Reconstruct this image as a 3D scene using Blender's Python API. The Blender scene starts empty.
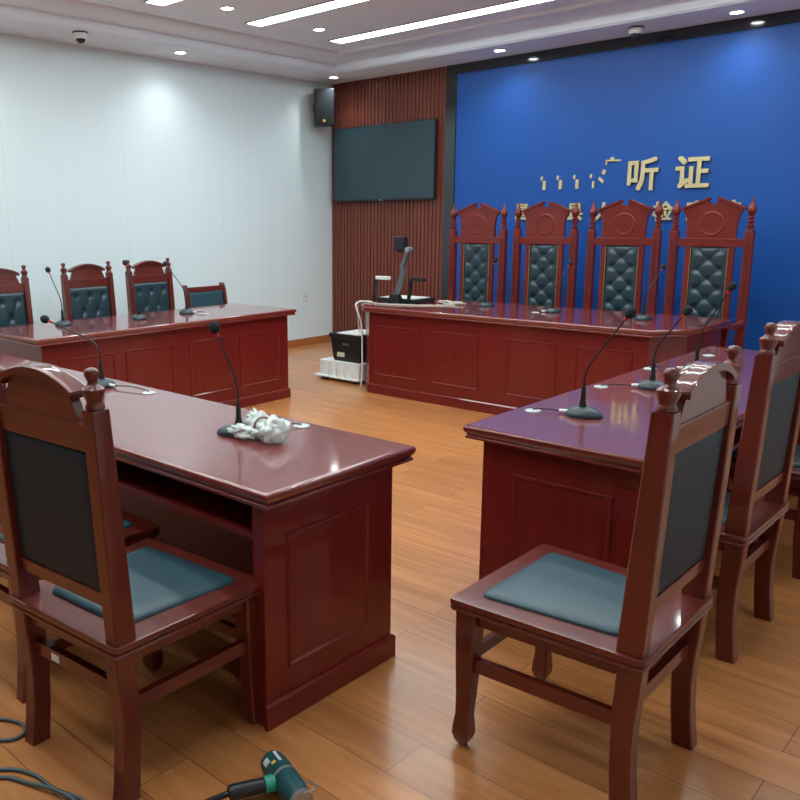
import bpy, bmesh, math, random
from mathutils import Vector, Matrix, noise
random.seed(7)
S = bpy.context.scene
COL = S.collection
PI = math.pi

# ------------------------------------------------------------------ materials
def newmat(name):
    m = bpy.data.materials.new(name); m.use_nodes = True
    nt = m.node_tree; b = nt.nodes['Principled BSDF']
    return m, nt, b
def simple(name, col, rough=.5, metal=0, coat=0, spec=.5, bump=0, bscale=60):
    m, nt, b = newmat(name)
    n = nt.nodes.new('ShaderNodeTexNoise'); n.inputs['Scale'].default_value = bscale; n.inputs['Detail'].default_value = 3
    tc = nt.nodes.new('ShaderNodeTexCoord'); nt.links.new(tc.outputs['Object'], n.inputs['Vector'])
    mix = nt.nodes.new('ShaderNodeMixRGB'); mix.blend_type = 'MULTIPLY'; mix.inputs['Fac'].default_value = .12
    mix.inputs['Color1'].default_value = (*col, 1)
    nt.links.new(n.outputs['Fac'], mix.inputs['Color2'])
    nt.links.new(mix.outputs['Color'], b.inputs['Base Color'])
    b.inputs['Roughness'].default_value = rough; b.inputs['Metallic'].default_value = metal
    b.inputs['Coat Weight'].default_value = coat; b.inputs['Coat Roughness'].default_value = .08
    b.inputs['Specular IOR Level'].default_value = spec
    if bump:
        bp = nt.nodes.new('ShaderNodeBump'); bp.inputs['Strength'].default_value = bump; bp.inputs['Distance'].default_value = .002
        nt.links.new(n.outputs['Fac'], bp.inputs['Height']); nt.links.new(bp.outputs['Normal'], b.inputs['Normal'])
    return m
def emit(name, col, strength):
    m, nt, b = newmat(name)
    b.inputs['Base Color'].default_value = (.8, .8, .8, 1)
    b.inputs['Emission Color'].default_value = (*col, 1); b.inputs['Emission Strength'].default_value = strength
    return m
def wood(name, c1, c2, axis, rough=.32, coat=.9, crough=.07, fine=1.0, cior=1.5):
    m, nt, b = newmat(name)
    tc = nt.nodes.new('ShaderNodeTexCoord'); mp = nt.nodes.new('ShaderNodeMapping')
    sc = [34 * fine] * 3; sc['xyz'.index(axis)] = 1.6 * fine
    mp.inputs['Scale'].default_value = sc
    oi = nt.nodes.new('ShaderNodeObjectInfo')
    nt.links.new(tc.outputs['Object'], mp.inputs['Vector'])
    n = nt.nodes.new('ShaderNodeTexNoise'); n.noise_dimensions = '4D'; n.inputs['Scale'].default_value = 1; n.inputs['Detail'].default_value = 5
    n.inputs['Roughness'].default_value = .6; n.inputs['Distortion'].default_value = .4
    ml = nt.nodes.new('ShaderNodeMath'); ml.operation = 'MULTIPLY'; ml.inputs[1].default_value = 30
    nt.links.new(oi.outputs['Random'], ml.inputs[0]); nt.links.new(ml.outputs[0], n.inputs['W'])
    nt.links.new(mp.outputs['Vector'], n.inputs['Vector'])
    r = nt.nodes.new('ShaderNodeValToRGB')
    r.color_ramp.elements[0].position = .3; r.color_ramp.elements[0].color = (*c1, 1)
    r.color_ramp.elements[1].position = .72; r.color_ramp.elements[1].color = (*c2, 1)
    nt.links.new(n.outputs['Fac'], r.inputs['Fac']); nt.links.new(r.outputs['Color'], b.inputs['Base Color'])
    b.inputs['Roughness'].default_value = rough; b.inputs['Coat Weight'].default_value = coat; b.inputs['Coat Roughness'].default_value = crough; b.inputs['Coat IOR'].default_value = cior; b.inputs['Specular IOR Level'].default_value = .35
    return m
M = {}
for ax in 'xyz':
    M['desk_' + ax] = wood('desk_lacquer_' + ax, (.125, .0055, .0045), (.18, .010, .0075), ax, rough=.45, coat=.6, crough=.07)
    M['top_' + ax] = wood('desktop_lacquer_' + ax, (.15, .016, .016), (.20, .024, .022), ax, rough=.35, coat=1, crough=.07, cior=1.7)
    M['chair_' + ax] = wood('chair_lacquer_' + ax, (.075, .0062, .0026), (.15, .0145, .0055), ax, rough=.5, coat=.85, crough=.06)
    M['judge_' + ax] = wood('tall_chair_lacquer_' + ax, (.12, .007, .0035), (.19, .014, .0065), ax, rough=.5, coat=.4, crough=.1)
M['shelf_dark'] = wood('desk_interior', (.05, .010, .009), (.08, .016, .013), 'x', rough=.5, coat=.3)
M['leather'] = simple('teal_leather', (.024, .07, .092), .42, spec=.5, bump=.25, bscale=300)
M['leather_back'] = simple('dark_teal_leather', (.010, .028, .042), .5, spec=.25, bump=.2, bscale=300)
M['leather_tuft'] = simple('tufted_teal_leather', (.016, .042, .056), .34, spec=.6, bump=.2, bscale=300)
M['trim_gold'] = simple('brass_nail_trim', (.45, .36, .18), .35, metal=.7)
M['white_wall'] = simple('white_wall_panel', (.78, .85, .87), .55, bscale=2)
M['ceiling'] = simple('ceiling_paint', (.80, .86, .93), .7, bscale=2)
M['white_paint'] = simple('white_gloss_paint', (.93, .95, .98), .35, bscale=2)  # cornice fascia, paler than the ceiling
M['black'] = simple('black_plastic', (.008, .010, .012), .4)
M['mic'] = simple('dark_teal_plastic', (.02, .045, .055), .33)
M['foam'] = simple('black_foam', (.008, .014, .02), .9, bump=.6, bscale=500)
M['red'] = simple('red_ring', (.6, .02, .02), .4)
M['stem'] = simple('gooseneck_metal', (.03, .03, .035), .35, metal=.5)
M['white_pl'] = simple('white_plastic', (.8, .82, .8), .4)
M['grommet'] = simple('pale_grommet', (.55, .62, .6), .35)
M['silver'] = simple('silver_metal', (.5, .54, .58), .3, metal=.8)
M['greymetal'] = simple('grey_metal', (.16, .2, .22), .35, metal=.5)
M['screen'] = simple('screen_glass', (.018, .046, .062), .28, spec=.6)
M['gloss_black'] = simple('polished_black_stone', (.010, .014, .016), .12, coat=.6)
M['foam_white'] = simple('white_foam_block', (.82, .86, .84), .8)
M['gun_teal'] = simple('teal_tool_plastic', (.012, .085, .095), .35)
M['gun_green'] = simple('green_tool_plastic', (.02, .32, .22), .4)
M['yellow'] = simple('yellow_mark', (.75, .5, .05), .5)
M['cable'] = simple('grey_cable', (.07, .11, .12), .4)
M['cable_white'] = simple('pale_cable', (.6, .6, .5), .5)
M['gold'] = simple('gold_letter', (.72, .62, .34), .35, metal=.35)
M['skirt'] = wood('skirting_wood', (.34, .11, .035), (.45, .17, .06), 'y', rough=.4, coat=.4)
M['frame_metal'] = simple('light_frame', (.6, .6, .62), .5)
M['strip'] = emit('strip_light_diffuser', (.88, .985, 1), 16.8)
M['lamp'] = emit('downlight_lamp', (.95, .99, 1), 30)

def mat_blue():
    m, nt, b = newmat('blue_board')
    tc = nt.nodes.new('ShaderNodeTexCoord'); n = nt.nodes.new('ShaderNodeTexNoise'); n.inputs['Scale'].default_value = 1.2
    nt.links.new(tc.outputs['Object'], n.inputs['Vector'])
    r = nt.nodes.new('ShaderNodeValToRGB')
    r.color_ramp.elements[0].position = .3; r.color_ramp.elements[0].color = (.008, .076, .33, 1)
    r.color_ramp.elements[1].position = .7; r.color_ramp.elements[1].color = (.010, .084, .36, 1)
    nt.links.new(n.outputs['Fac'], r.inputs['Fac']); nt.links.new(r.outputs['Color'], b.inputs['Base Color'])
    b.inputs['Roughness'].default_value = .42; b.inputs['Specular IOR Level'].default_value = .35
    return m
M['blue'] = mat_blue()
def mat_floor():
    m, nt, b = newmat('floor_laminate')
    L = nt.links
    tc = nt.nodes.new('ShaderNodeTexCoord')
    mp = nt.nodes.new('ShaderNodeMapping'); mp.inputs['Location'].default_value = (.35, .101, 0)
    L.new(tc.outputs['Object'], mp.inputs['Vector'])
    br = nt.nodes.new('ShaderNodeTexBrick'); br.offset = .37; br.inputs['Scale'].default_value = 1
    br.inputs['Brick Width'].default_value = 1.21; br.inputs['Row Height'].default_value = .17
    br.inputs['Mortar Size'].default_value = .0016; br.inputs['Mortar Smooth'].default_value = .3
    br.inputs['Color1'].default_value = (0, 0, 0, 1); br.inputs['Color2'].default_value = (1, 1, 1, 1); br.inputs['Mortar'].default_value = (.5, .5, .5, 1)
    L.new(mp.outputs['Vector'], br.inputs['Vector'])
    mp2 = nt.nodes.new('ShaderNodeMapping'); mp2.inputs['Scale'].default_value = (1.6, 16, 1)
    L.new(tc.outputs['Object'], mp2.inputs['Vector'])
    n = nt.nodes.new('ShaderNodeTexNoise'); n.noise_dimensions = '4D'; n.inputs['Scale'].default_value = 1; n.inputs['Detail'].default_value = 6; n.inputs['Distortion'].default_value = 1.2
    L.new(mp2.outputs['Vector'], n.inputs['Vector'])
    ml = nt.nodes.new('ShaderNodeMath'); ml.operation = 'MULTIPLY'; ml.inputs[1].default_value = 9
    L.new(br.outputs['Color'], ml.inputs[0]); L.new(ml.outputs[0], n.inputs['W'])
    r = nt.nodes.new('ShaderNodeValToRGB')
    r.color_ramp.elements[0].position = .28; r.color_ramp.elements[0].color = (.36, .130, .036, 1)
    r.color_ramp.elements[1].position = .75; r.color_ramp.elements[1].color = (.58, .255, .090, 1)
    L.new(n.outputs['Fac'], r.inputs['Fac'])
    hs = nt.nodes.new('ShaderNodeHueSaturation')
    mr = nt.nodes.new('ShaderNodeMapRange'); mr.inputs['To Min'].default_value = .9; mr.inputs['To Max'].default_value = 1.1
    L.new(br.outputs['Color'], mr.inputs['Value']); L.new(mr.outputs['Result'], hs.inputs['Value']); L.new(r.outputs['Color'], hs.inputs['Color'])
    mx = nt.nodes.new('ShaderNodeMixRGB'); mx.inputs['Color2'].default_value = (.12, .045, .018, 1)
    L.new(br.outputs['Fac'], mx.inputs['Fac']); L.new(hs.outputs['Color'], mx.inputs['Color1'])
    L.new(mx.outputs['Color'], b.inputs['Base Color'])
    b.inputs['Roughness'].default_value = .3; b.inputs['Coat Weight'].default_value = .35; b.inputs['Coat Roughness'].default_value = .16
    return m
M['floor'] = mat_floor()
def mat_wallpanel():
    m, nt, b = newmat('white_wall_boards')
    L = nt.links
    tc = nt.nodes.new('ShaderNodeTexCoord'); sp = nt.nodes.new('ShaderNodeSeparateXYZ'); L.new(tc.outputs['Object'], sp.inputs[0])
    def mth(op, a, v):
        k = nt.nodes.new('ShaderNodeMath'); k.operation = op
        L.new(a, k.inputs[0]); k.inputs[1].default_value = v
        return k.outputs[0]
    f = mth('FRACT', mth('DIVIDE', mth('ADD', sp.outputs['Y'], 20.05), 1.22), 0)
    seam = mth('LESS_THAN', f, .0028)
    n = nt.nodes.new('ShaderNodeTexNoise'); n.inputs['Scale'].default_value = 1
    mp = nt.nodes.new('ShaderNodeMapping'); mp.inputs['Scale'].default_value = (12, 12, .3); L.new(tc.outputs['Object'], mp.inputs['Vector']); L.new(mp.outputs['Vector'], n.inputs['Vector'])
    r = nt.nodes.new('ShaderNodeValToRGB')
    r.color_ramp.elements[0].color = (.70, .83, .865, 1); r.color_ramp.elements[1].color = (.75, .87, .895, 1)
    L.new(n.outputs['Fac'], r.inputs['Fac'])
    mx = nt.nodes.new('ShaderNodeMixRGB'); mx.inputs['Color2'].default_value = (.6, .7, .73, 1)
    L.new(seam, mx.inputs['Fac']); L.new(r.outputs['Color'], mx.inputs['Color1']); L.new(mx.outputs['Color'], b.inputs['Base Color'])
    b.inputs['Roughness'].default_value = .45
    return m
M['boards'] = mat_wallpanel()
M['slat'] = wood('slat_wood', (.13, .030, .018), (.21, .055, .034), 'z', rough=.45, coat=.15)
def mat_bag():
    m, nt, b = newmat('clear_plastic_wrap')
    b.inputs['Base Color'].default_value = (.80, .88, .85, 1); b.inputs['Roughness'].default_value = .25; b.inputs['Alpha'].default_value = .72
    b.inputs['Subsurface Weight'].default_value = .3; b.inputs['Subsurface Radius'].default_value = (.02, .02, .02)
    b.inputs['Coat Weight'].default_value = .5
    n = nt.nodes.new('ShaderNodeTexNoise'); n.inputs['Scale'].default_value = 40; n.inputs['Detail'].default_value = 3; n.inputs['Distortion'].default_value = 2
    bp = nt.nodes.new('ShaderNodeBump'); bp.inputs['Strength'].default_value = .35; bp.inputs['Distance'].default_value = .003
    nt.links.new(n.outputs['Fac'], bp.inputs['Height']); nt.links.new(bp.outputs['Normal'], b.inputs['Normal'])
    return m
M['bag'] = mat_bag()

# ------------------------------------------------------------------ mesh builder
class MB:
    def __init__(s): s.bm = bmesh.new()
    def quadloops(s, loops, cap0=True, cap1=True, closed=True):
        vs = [[s.bm.verts.new(p) for p in lp] for lp in loops]
        n = len(loops[0])
        for a, b in zip(vs[:-1], vs[1:]):
            for i in range(n if closed else n - 1):
                j = (i + 1) % n
                try: s.bm.faces.new((a[i], a[j], b[j], b[i]))
                except ValueError: pass
        if cap0: s.bm.faces.new(list(reversed(vs[0])))
        if cap1: s.bm.faces.new(vs[-1])
        return s
    def box(s, x0, y0, z0, x1, y1, z1, bev=0.0, seg=2):
        t = bmesh.new(); bmesh.ops.create_cube(t, size=1)
        for v in t.verts:
            v.co = Vector(((x0 + x1) / 2 + v.co.x * (x1 - x0), (y0 + y1) / 2 + v.co.y * (y1 - y0), (z0 + z1) / 2 + v.co.z * (z1 - z0)))
        if bev: bmesh.ops.bevel(t, geom=t.edges[:], offset=bev, segments=seg, profile=.5, affect='EDGES')
        s.merge(t); return s
    def merge(s, t, mx=None):
        me = bpy.data.meshes.new('tmp'); t.to_mesh(me); t.free()
        if mx is not None: me.transform(mx)
        s.bm.from_mesh(me); bpy.data.meshes.remove(me)
    def lathe(s, prof, c=(0, 0, 0), n=16, axis=None):
        loops = []
        R = Matrix.Identity(3)
        if axis is not None: R = Vector((0, 0, 1)).rotation_difference(Vector(axis).normalized()).to_matrix()
        for r, z in prof:
            loops.append([tuple(Vector(c) + R @ Vector((r * math.cos(2 * PI * k / n), r * math.sin(2 * PI * k / n), z))) for k in range(n)])
        return s.quadloops(loops)
    def tube(s, pts, r, n=8):
        pts = [Vector(p) for p in pts]
        rr = r if isinstance(r, (list, tuple)) else [r] * len(pts)
        loops = []; up = None
        for i, p in enumerate(pts):
            t = (pts[min(i + 1, len(pts) - 1)] - pts[max(i - 1, 0)]).normalized()
            if up is None: up = t.orthogonal().normalized()
            u = (up - t * up.dot(t)).normalized(); up = u; w = t.cross(u)
            loops.append([tuple(p + (u * math.cos(2 * PI * k / n) + w * math.sin(2 * PI * k / n)) * rr[i]) for k in range(n)])
        return s.quadloops(loops)
    def sections(s, secs):   # (cx, cy, z, hx, hy) with small chamfer
        loops = []
        for cx, cy, z, hx, hy in secs:
            c = min(hx, hy) * .16
            loops.append([(cx + a, cy + b, z) for a, b in ((-hx + c, -hy), (hx - c, -hy), (hx, -hy + c), (hx, hy - c), (hx - c, hy), (-hx + c, hy), (-hx, hy - c), (-hx, -hy + c))])
        return s.quadloops(loops)
    def prism(s, poly, f0, f1):     # poly of 2D points mapped by f0(p), f1(p)
        return s.quadloops([[f0(p) for p in poly], [f1(p) for p in poly]])
    def deform(s, fn):
        for v in s.bm.verts: v.co = Vector(fn(v.co))
        return s
    def build(s, name, mat, parent=None, loc=None, angle=38):
        bmesh.ops.recalc_face_normals(s.bm, faces=s.bm.faces[:])
        me = bpy.data.meshes.new(name); s.bm.to_mesh(me); s.bm.free()
        me.materials.append(mat)
        for p in me.polygons: p.use_smooth = True
        me.set_sharp_from_angle(angle=math.radians(angle))
        o = bpy.data.objects.new(name, me); COL.objects.link(o)
        if angle < 60:
            wn = o.modifiers.new('weighted', 'WEIGHTED_NORMAL'); wn.keep_sharp = True; wn.weight = 100; wn.mode = 'FACE_AREA'
        if parent: o.parent = parent
        if loc: o.location = loc
        return o
def tag(o, label=None, cat=None, group=None, kind=None):
    if label: o['label'] = label
    if cat: o['category'] = cat
    if group: o['group'] = group
    if kind: o['kind'] = kind
    return o
def thing(name, label, cat, loc=(0, 0, 0), rz=0, group=None):
    o = bpy.data.objects.new(name, None); COL.objects.link(o)
    o.empty_display_size = .1; o.location = loc; o.rotation_euler = (0, 0, rz)
    return tag(o, label, cat, group)
def dup(root, loc, rz, label):
    r = root.copy(); COL.objects.link(r); r.location = loc; r.rotation_euler = (0, 0, rz); r['label'] = label
    for ch in list(root.children):
        c = ch.copy(); COL.objects.link(c); c.parent = r
        for g in list(ch.children):
            d = g.copy(); COL.objects.link(d); d.parent = c
    return r
def struct(name, mb, mat, angle=38):
    return tag(mb.build(name, mat, angle=angle), kind='structure')

def offset_poly(poly, offs):
    """inward offset of a CCW polygon; offs per edge (edge i = p[i]->p[i+1])"""
    n = len(poly)
    if not isinstance(offs, (list, tuple)): offs = [offs] * n
    out = []
    for i in range(n):
        p0, p1, p2 = Vector(poly[i - 1]), Vector(poly[i]), Vector(poly[(i + 1) % n])
        d1 = (p1 - p0).normalized(); d2 = (p2 - p1).normalized()
        n1 = Vector((-d1.y, d1.x)); n2 = Vector((-d2.y, d2.x))
        a = p1 + n1 * offs[i - 1]; b = p1 + n2 * offs[i]
        den = d1.x * d2.y - d1.y * d2.x
        if abs(den) < 1e-6: out.append(tuple(a)); continue
        t = ((b - a).x * d2.y - (b - a).y * d2.x) / den
        out.append(tuple(a + d1 * t))
    return out
def round_poly(poly, r, k=4):
    out = []; n = len(poly)
    for i in range(n):
        p0, p1, p2 = Vector(poly[i - 1]), Vector(poly[i]), Vector(poly[(i + 1) % n])
        a = p1 + (p0 - p1).normalized() * r; b = p1 + (p2 - p1).normalized() * r
        for q in range(k + 1):
            t = q / k
            out.append(tuple(a * (1 - t) ** 2 + p1 * 2 * t * (1 - t) + b * t * t))
    return out

# ------------------------------------------------------------------ room
W, D, H = 7.3, -9.4, 3.05
struct('floor', MB().box(-.1, D - .1, -.1, W + .1, .1, 0), M['floor'])
struct('wall_left', MB().box(-.1, D - .1, 0, 0, .1, 3.4), M['boards'])
struct('wall_right', MB().box(W, D - .1, 0, W + .1, .1, 3.4), M['white_wall'])
struct('wall_back', MB().box(0, 0, 0, W, .1, 3.4), M['white_wall'])
struct('wall_front', MB().box(0, D - .1, 0, W, D, 3.4), M['slat'])
rect = [(0, D), (W, D), (W, 0), (0, 0)]
prof = [(0, 3.3), (0, 3.05), (.555, 3.05), (.56, 3.052), (.560, 3.056), (.572, 3.058), (.572, 3.064), (.585, 3.066), (.585, 3.122), (.592, 3.123), (.592, 3.129), (.605, 3.130)]
for k in range(1, 8):
    a = k / 7 * PI / 2
    prof.append((.605 + .235 * math.sin(a), 3.130 + .07 * (1 - math.cos(a)) * .999))
prof.append((.86, 3.2))
cm = MB(); loops = []
for off, z in prof: loops.append([(x, y, z) for x, y in offset_poly(rect, off)])
cm.quadloops(loops, cap0=True, cap1=True)
struct('ceiling', cm, M['ceiling'])
struct('trim_5', MB().quadloops([[(x, y, z) for x, y in offset_poly(rect, off)] for off, z in ((.584, 3.0655), (.562, 3.0665), (.566, 3.09), (.580, 3.121), (.584, 3.1215), (.584, 3.0655))], cap0=False, cap1=False), M['white_paint'])
sk = MB().box(0, D, 0, .014, -.035, .085, .003); struct('baseboard_left', sk, M['skirt'])
struct('baseboard_right', MB().box(W - .014, D, 0, W, -.035, .085, .003), M['skirt'])
struct('baseboard_front', MB().box(.014, D, 0, W - .014, D + .014, .085, .003), M['skirt'])

def slats(x0, x1):
    mb = MB().box(x0, -.012, 0, x1, 0, 3.05)
    n = int(round((x1 - x0) / .052)); p = (x1 - x0) / n
    for i in range(n): mb.box(x0 + i * p + .006, -.026, 0, x0 + (i + 1) * p - .006, -.011, 3.05, .002, 1)
    return mb
struct('trim_1', slats(.001, 1.65), M['slat'])
struct('trim_2', slats(5.55, W - .001), M['slat'])
fr = MB().box(1.65, -.045, 0, 1.78, 0, 3.049, .003).box(5.42, -.045, 0, 5.55, 0, 3.049, .003).box(1.78, -.045, 2.955, 5.42, 0, 3.049, .003)
struct('trim_3', fr, M['gloss_black'])
struct('trim_4', MB().box(1.78, -.03, 0, 5.42, 0, 2.955), M['blue'])

# ---- gold characters
def gold_char(ch, x, z, size, label, bold=.018):
    cu = bpy.data.curves.new('t', 'FONT'); cu.body = ch; cu.size = size; cu.extrude = .012
    cu.align_x = 'CENTER'; cu.resolution_u = 4
    o = bpy.data.objects.new('t', cu); COL.objects.link(o); bpy.context.view_layer.update()
    me = bpy.data.meshes.new_from_object(o.evaluated_get(bpy.context.evaluated_depsgraph_get()))
    bpy.data.objects.remove(o)
    xs = [v.co.x for v in me.vertices]; ys = [v.co.y for v in me.vertices]
    cx, cy = (min(xs) + max(xs)) / 2, (min(ys) + max(ys)) / 2
    me.transform(Matrix.Translation((-cx, -cy, 0)))
    bmx = bmesh.new(); q = bold * size
    for k, (sx, sy) in enumerate(((0, 0), (q, q), (-q, q), (q, -q), (-q, -q), (q, 0), (-q, 0))):
        m2 = me.copy(); m2.transform(Matrix.Translation((sx, sy, k * .0003 - .001))); bmx.from_mesh(m2); bpy.data.meshes.remove(m2)
    bmx.to_mesh(me); bmx.free()
    me.transform(Matrix.Rotation(PI / 2, 4, 'X'))
    me.materials.clear(); me.materials.append(M['gold'])
    g = bpy.data.objects.new('gold_character', me); COL.objects.link(g); g.location = (x, -.0432, z)
    tag(g, label, 'wall letter', 'gold characters on the blue wall')
gold_char('听', 3.795, 1.862, .30, 'large gold character 听 with a mouth radical, upper row on blue wall', .022)
gold_char('证', 4.222, 1.862, .30, 'large gold character 证, rightmost of the upper row on blue wall', .022)
row = [('昌', 2.605, 1.545, 'small gold character beside the left post of the second tall chair'),
       ('县', 3.165, 1.54, 'small gold character 县 behind the right post of the second tall chair'),
       ('人', 3.45, 1.54, 'small gold character 人 at the left edge of the third tall chair'),
       ('检', 3.995, 1.535, 'small gold character 检 behind posts of third and rightmost tall chairs'),
       ('察', 4.28, 1.535, 'small gold character 察 at left of the rightmost tall chair crest'),
       ('院', 4.555, 1.535, 'small gold character 院 peeking over the right of the rightmost tall chair')]
for c, x, z, lb in row: gold_char(c, x, z, .175, lb, .022)
def fragment(pieces, label):
    mb = MB()
    for poly in pieces: mb.prism(poly, lambda p: (p[0], -.046, p[1]), lambda p: (p[0], -.0302, p[1]))
    tag(mb.build('gold_stroke', M['gold']), label, 'wall letter', 'gold characters on the blue wall')
ords = ['leftmost', 'second', 'third', 'fourth']
for i, x in enumerate((2.815, 2.985, 3.155, 3.32)):
    z = 1.79
    pcs = [[(x - .03, z + .065), (x - .012, z + .05), (x - .002, z + .085), (x - .02, z + .095)],
           [(x, z - .035), (x + .03, z - .035), (x + .03, z + .05), (x, z + .05)]]
    if i == 3: pcs = [[(x - .03, z + .065), (x - .012, z + .05), (x - .002, z + .085), (x - .02, z + .095)],
                      [(x + .0, z - .035), (x + .02, z - .035), (x + .02, z + .03), (x, z + .03)]]
    fragment(pcs, 'small broken gold stroke, %s of the low row at left of the large characters' % ords[i])
fragment([[(3.375, 1.835), (3.42, 1.795), (3.435, 1.815), (3.39, 1.855)], [(3.405, 1.885), (3.435, 1.87), (3.45, 1.91), (3.42, 1.92)]],
         'pair of short slanting gold strokes right of the broken low row')
fragment([[(3.44, 1.99), (3.58, 1.985), (3.58, 2.0), (3.44, 2.005)], [(3.48, 2.005), (3.52, 2.005), (3.51, 2.025), (3.49, 2.025)], [(3.44, 1.96), (3.455, 1.96), (3.455, 1.995), (3.44, 1.995)]],
         'broken gold top stroke hanging just left of the character 听')

# ------------------------------------------------------------------ desks
def desk(name, label, poly, opened, panels, axis, shelf=None, top=.76, lip=.049):
    cx = sum(p[0] for p in poly) / len(poly); cy = sum(p[1] for p in poly) / len(poly)
    pl = [(x - cx, y - cy) for x, y in poly]; n = len(pl)
    t = thing(name, label, 'desk', (cx, cy, 0))
    pr = [(.012, top), (.004, top - .002), (.0005, top - .008), (0, top - .015), (.003, top - .024), (.009, top - .031), (.012, top - .037), (.008, top - .039), (.006, top - .042), (.007, top - lip)]
    mb = MB(); mb.quadloops([[(x, y, z) for x, y in offset_poly(pl, o)] for o, z in reversed(pr)])
    tp = mb.build('desktop', M['top_' + axis], t, angle=50)
    bo = [.055] * n; bi = [.10] * n; po = [.042] * n; pi_ = [.056] * n
    bo[opened] = bi[opened] = .035; po[opened] = pi_[opened] = .025
    A, B = offset_poly(pl, bo), offset_poly(pl, bi)
    C, D_ = offset_poly(pl, po), offset_poly(pl, pi_)
    for i in range(n):
        if i == opened: continue
        j = (i + 1) % n
        q = [A[i], A[j], B[j], B[i]]
        dx, dy = A[j][0] - A[i][0], A[j][1] - A[i][1]
        long_ = math.hypot(dx, dy) > 1.2
        nm = 'front_panel' if long_ else 'end_panel'
        pn = MB().quadloops([[(x, y, 0.002) for x, y in q], [(x, y, top - lip) for x, y in q]]).build(nm, M['desk_z'], t)
        q2 = [C[i], C[j], D_[j], D_[i]]
        c3, d3 = offset_poly(pl, [o + .007 if k != opened else o for k, o in enumerate(po)]), D_
        MB().quadloops([[(x, y, 0) for x, y in q2], [(x, y, .074) for x, y in q2],
                        [(x, y, .082) for x, y in (c3[i], c3[j], d3[j], d3[i])]]).build('plinth', M['desk_' + ('x' if abs(dx) > abs(dy) else 'y')], t)
        L = math.hypot(dx, dy); tx, ty = dx / L, dy / L; nx, ny = ty, -tx
        for (s0, s1) in panels.get(i, []):
            z0, z1 = .165, .60
            loops = []
            for ins, out in ((0, -.001), (.003, .006), (.009, .0075), (.016, .001), (.03, .001), (.045, .005)):
                loops.append([(A[i][0] + tx * s + nx * out, A[i][1] + ty * s + ny * out, z) for s, z in ((s0 + ins, z0 + ins), (s1 - ins, z0 + ins), (s1 - ins, z1 - ins), (s0 + ins, z1 - ins))])
            MB().quadloops(loops, cap0=False).build('carved_panel', M['desk_z'], pn, angle=20)
    E_ = offset_poly(pl, [.10 if i != opened else .06 for i in range(n)])
    z0, z1 = shelf or (.58, .60)
    MB().quadloops([[(x, y, z0) for x, y in E_], [(x, y, z1) for x, y in E_]]).build('shelf', M['desk_x'], t)
    return t, (cx, cy)
def inset(L, vals): return vals
# left wall desk: edge 1 is its east face, s measured from its south body corner (y=-5.024)
y0 = -5.079 + .055
d1, _ = desk('long_desk', 'dark red lacquered panelled desk standing along the white left wall', [(1.25, -5.079), (2.046, -5.079), (2.046, -2.707), (1.25, -2.707)], 3,
     {1: [(-4.90 - y0, -4.47 - y0), (-4.385 - y0, -3.965 - y0), (-3.81 - y0, -3.385 - y0), (-3.305 - y0, -2.86 - y0)], 0: [(.13, .55)], 2: [(.13, .55)]}, 'y')
d2, _ = desk('long_desk', 'dark red desk in the near left foreground carrying a bundle of clear plastic wrap', [(2.1, -6.176), (5.373, -6.176), (5.373, -5.495), (2.1, -5.495)], 0,
     {1: [(.09, .47)], 3: [(.09, .47)], 2: [(.15, .7), (.85, 1.4), (1.55, 2.1), (2.25, 2.9)]}, 'x')
d3, _ = desk('long_desk', 'dark red desk on the right with mahogany chairs along its right side', [(5.327, -5.149), (6.02, -5.149), (6.02, -2.63), (5.327, -2.63)], 1,
     {0: [(.125, .495)], 2: [(.12, .48)], 3: [(.15, .6), (.75, 1.15), (1.3, 1.7), (1.85, 2.3)]}, 'y')
# rear bench with cut corners
poly4 = [(2.08, -1.22), (2.08, -1.93), (2.35, -2.2), (4.82, -2.2), (5.01, -1.94), (5.01, -1.22)]
A4 = offset_poly(poly4, [.055] * 6); x4 = A4[2][0]
d4, _ = desk('long_desk', 'dark red panelled judges desk with cut corners in front of the blue wall', poly4, 5,
     {2: [(2.44 - x4, 2.90 - x4), (3.05 - x4, 3.48 - x4), (3.72 - x4, 4.14 - x4), (4.28 - x4, 4.69 - x4)]}, 'x')
def port(d, x, y):
    p = MB().lathe([(.024, .7585), (.030, .7605), (.030, .763), (.026, .7645), (.018, .7645)], (x - d.location.x, y - d.location.y, 0), 20).build('cable_port', M['grommet'], d)
    p['label'] = 'pale grey round cable port'
for d, x, y in ((d2, 3.99, -5.585), (d2, 4.905, -5.56), (d3, 5.405, -4.784), (d3, 5.394, -4.169), (d3, 5.376, -3.592), (d3, 5.45, -3.0), (d1, 1.74, -3.44), (d4, 3.72, -1.72)): port(d, x, y)

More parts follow.
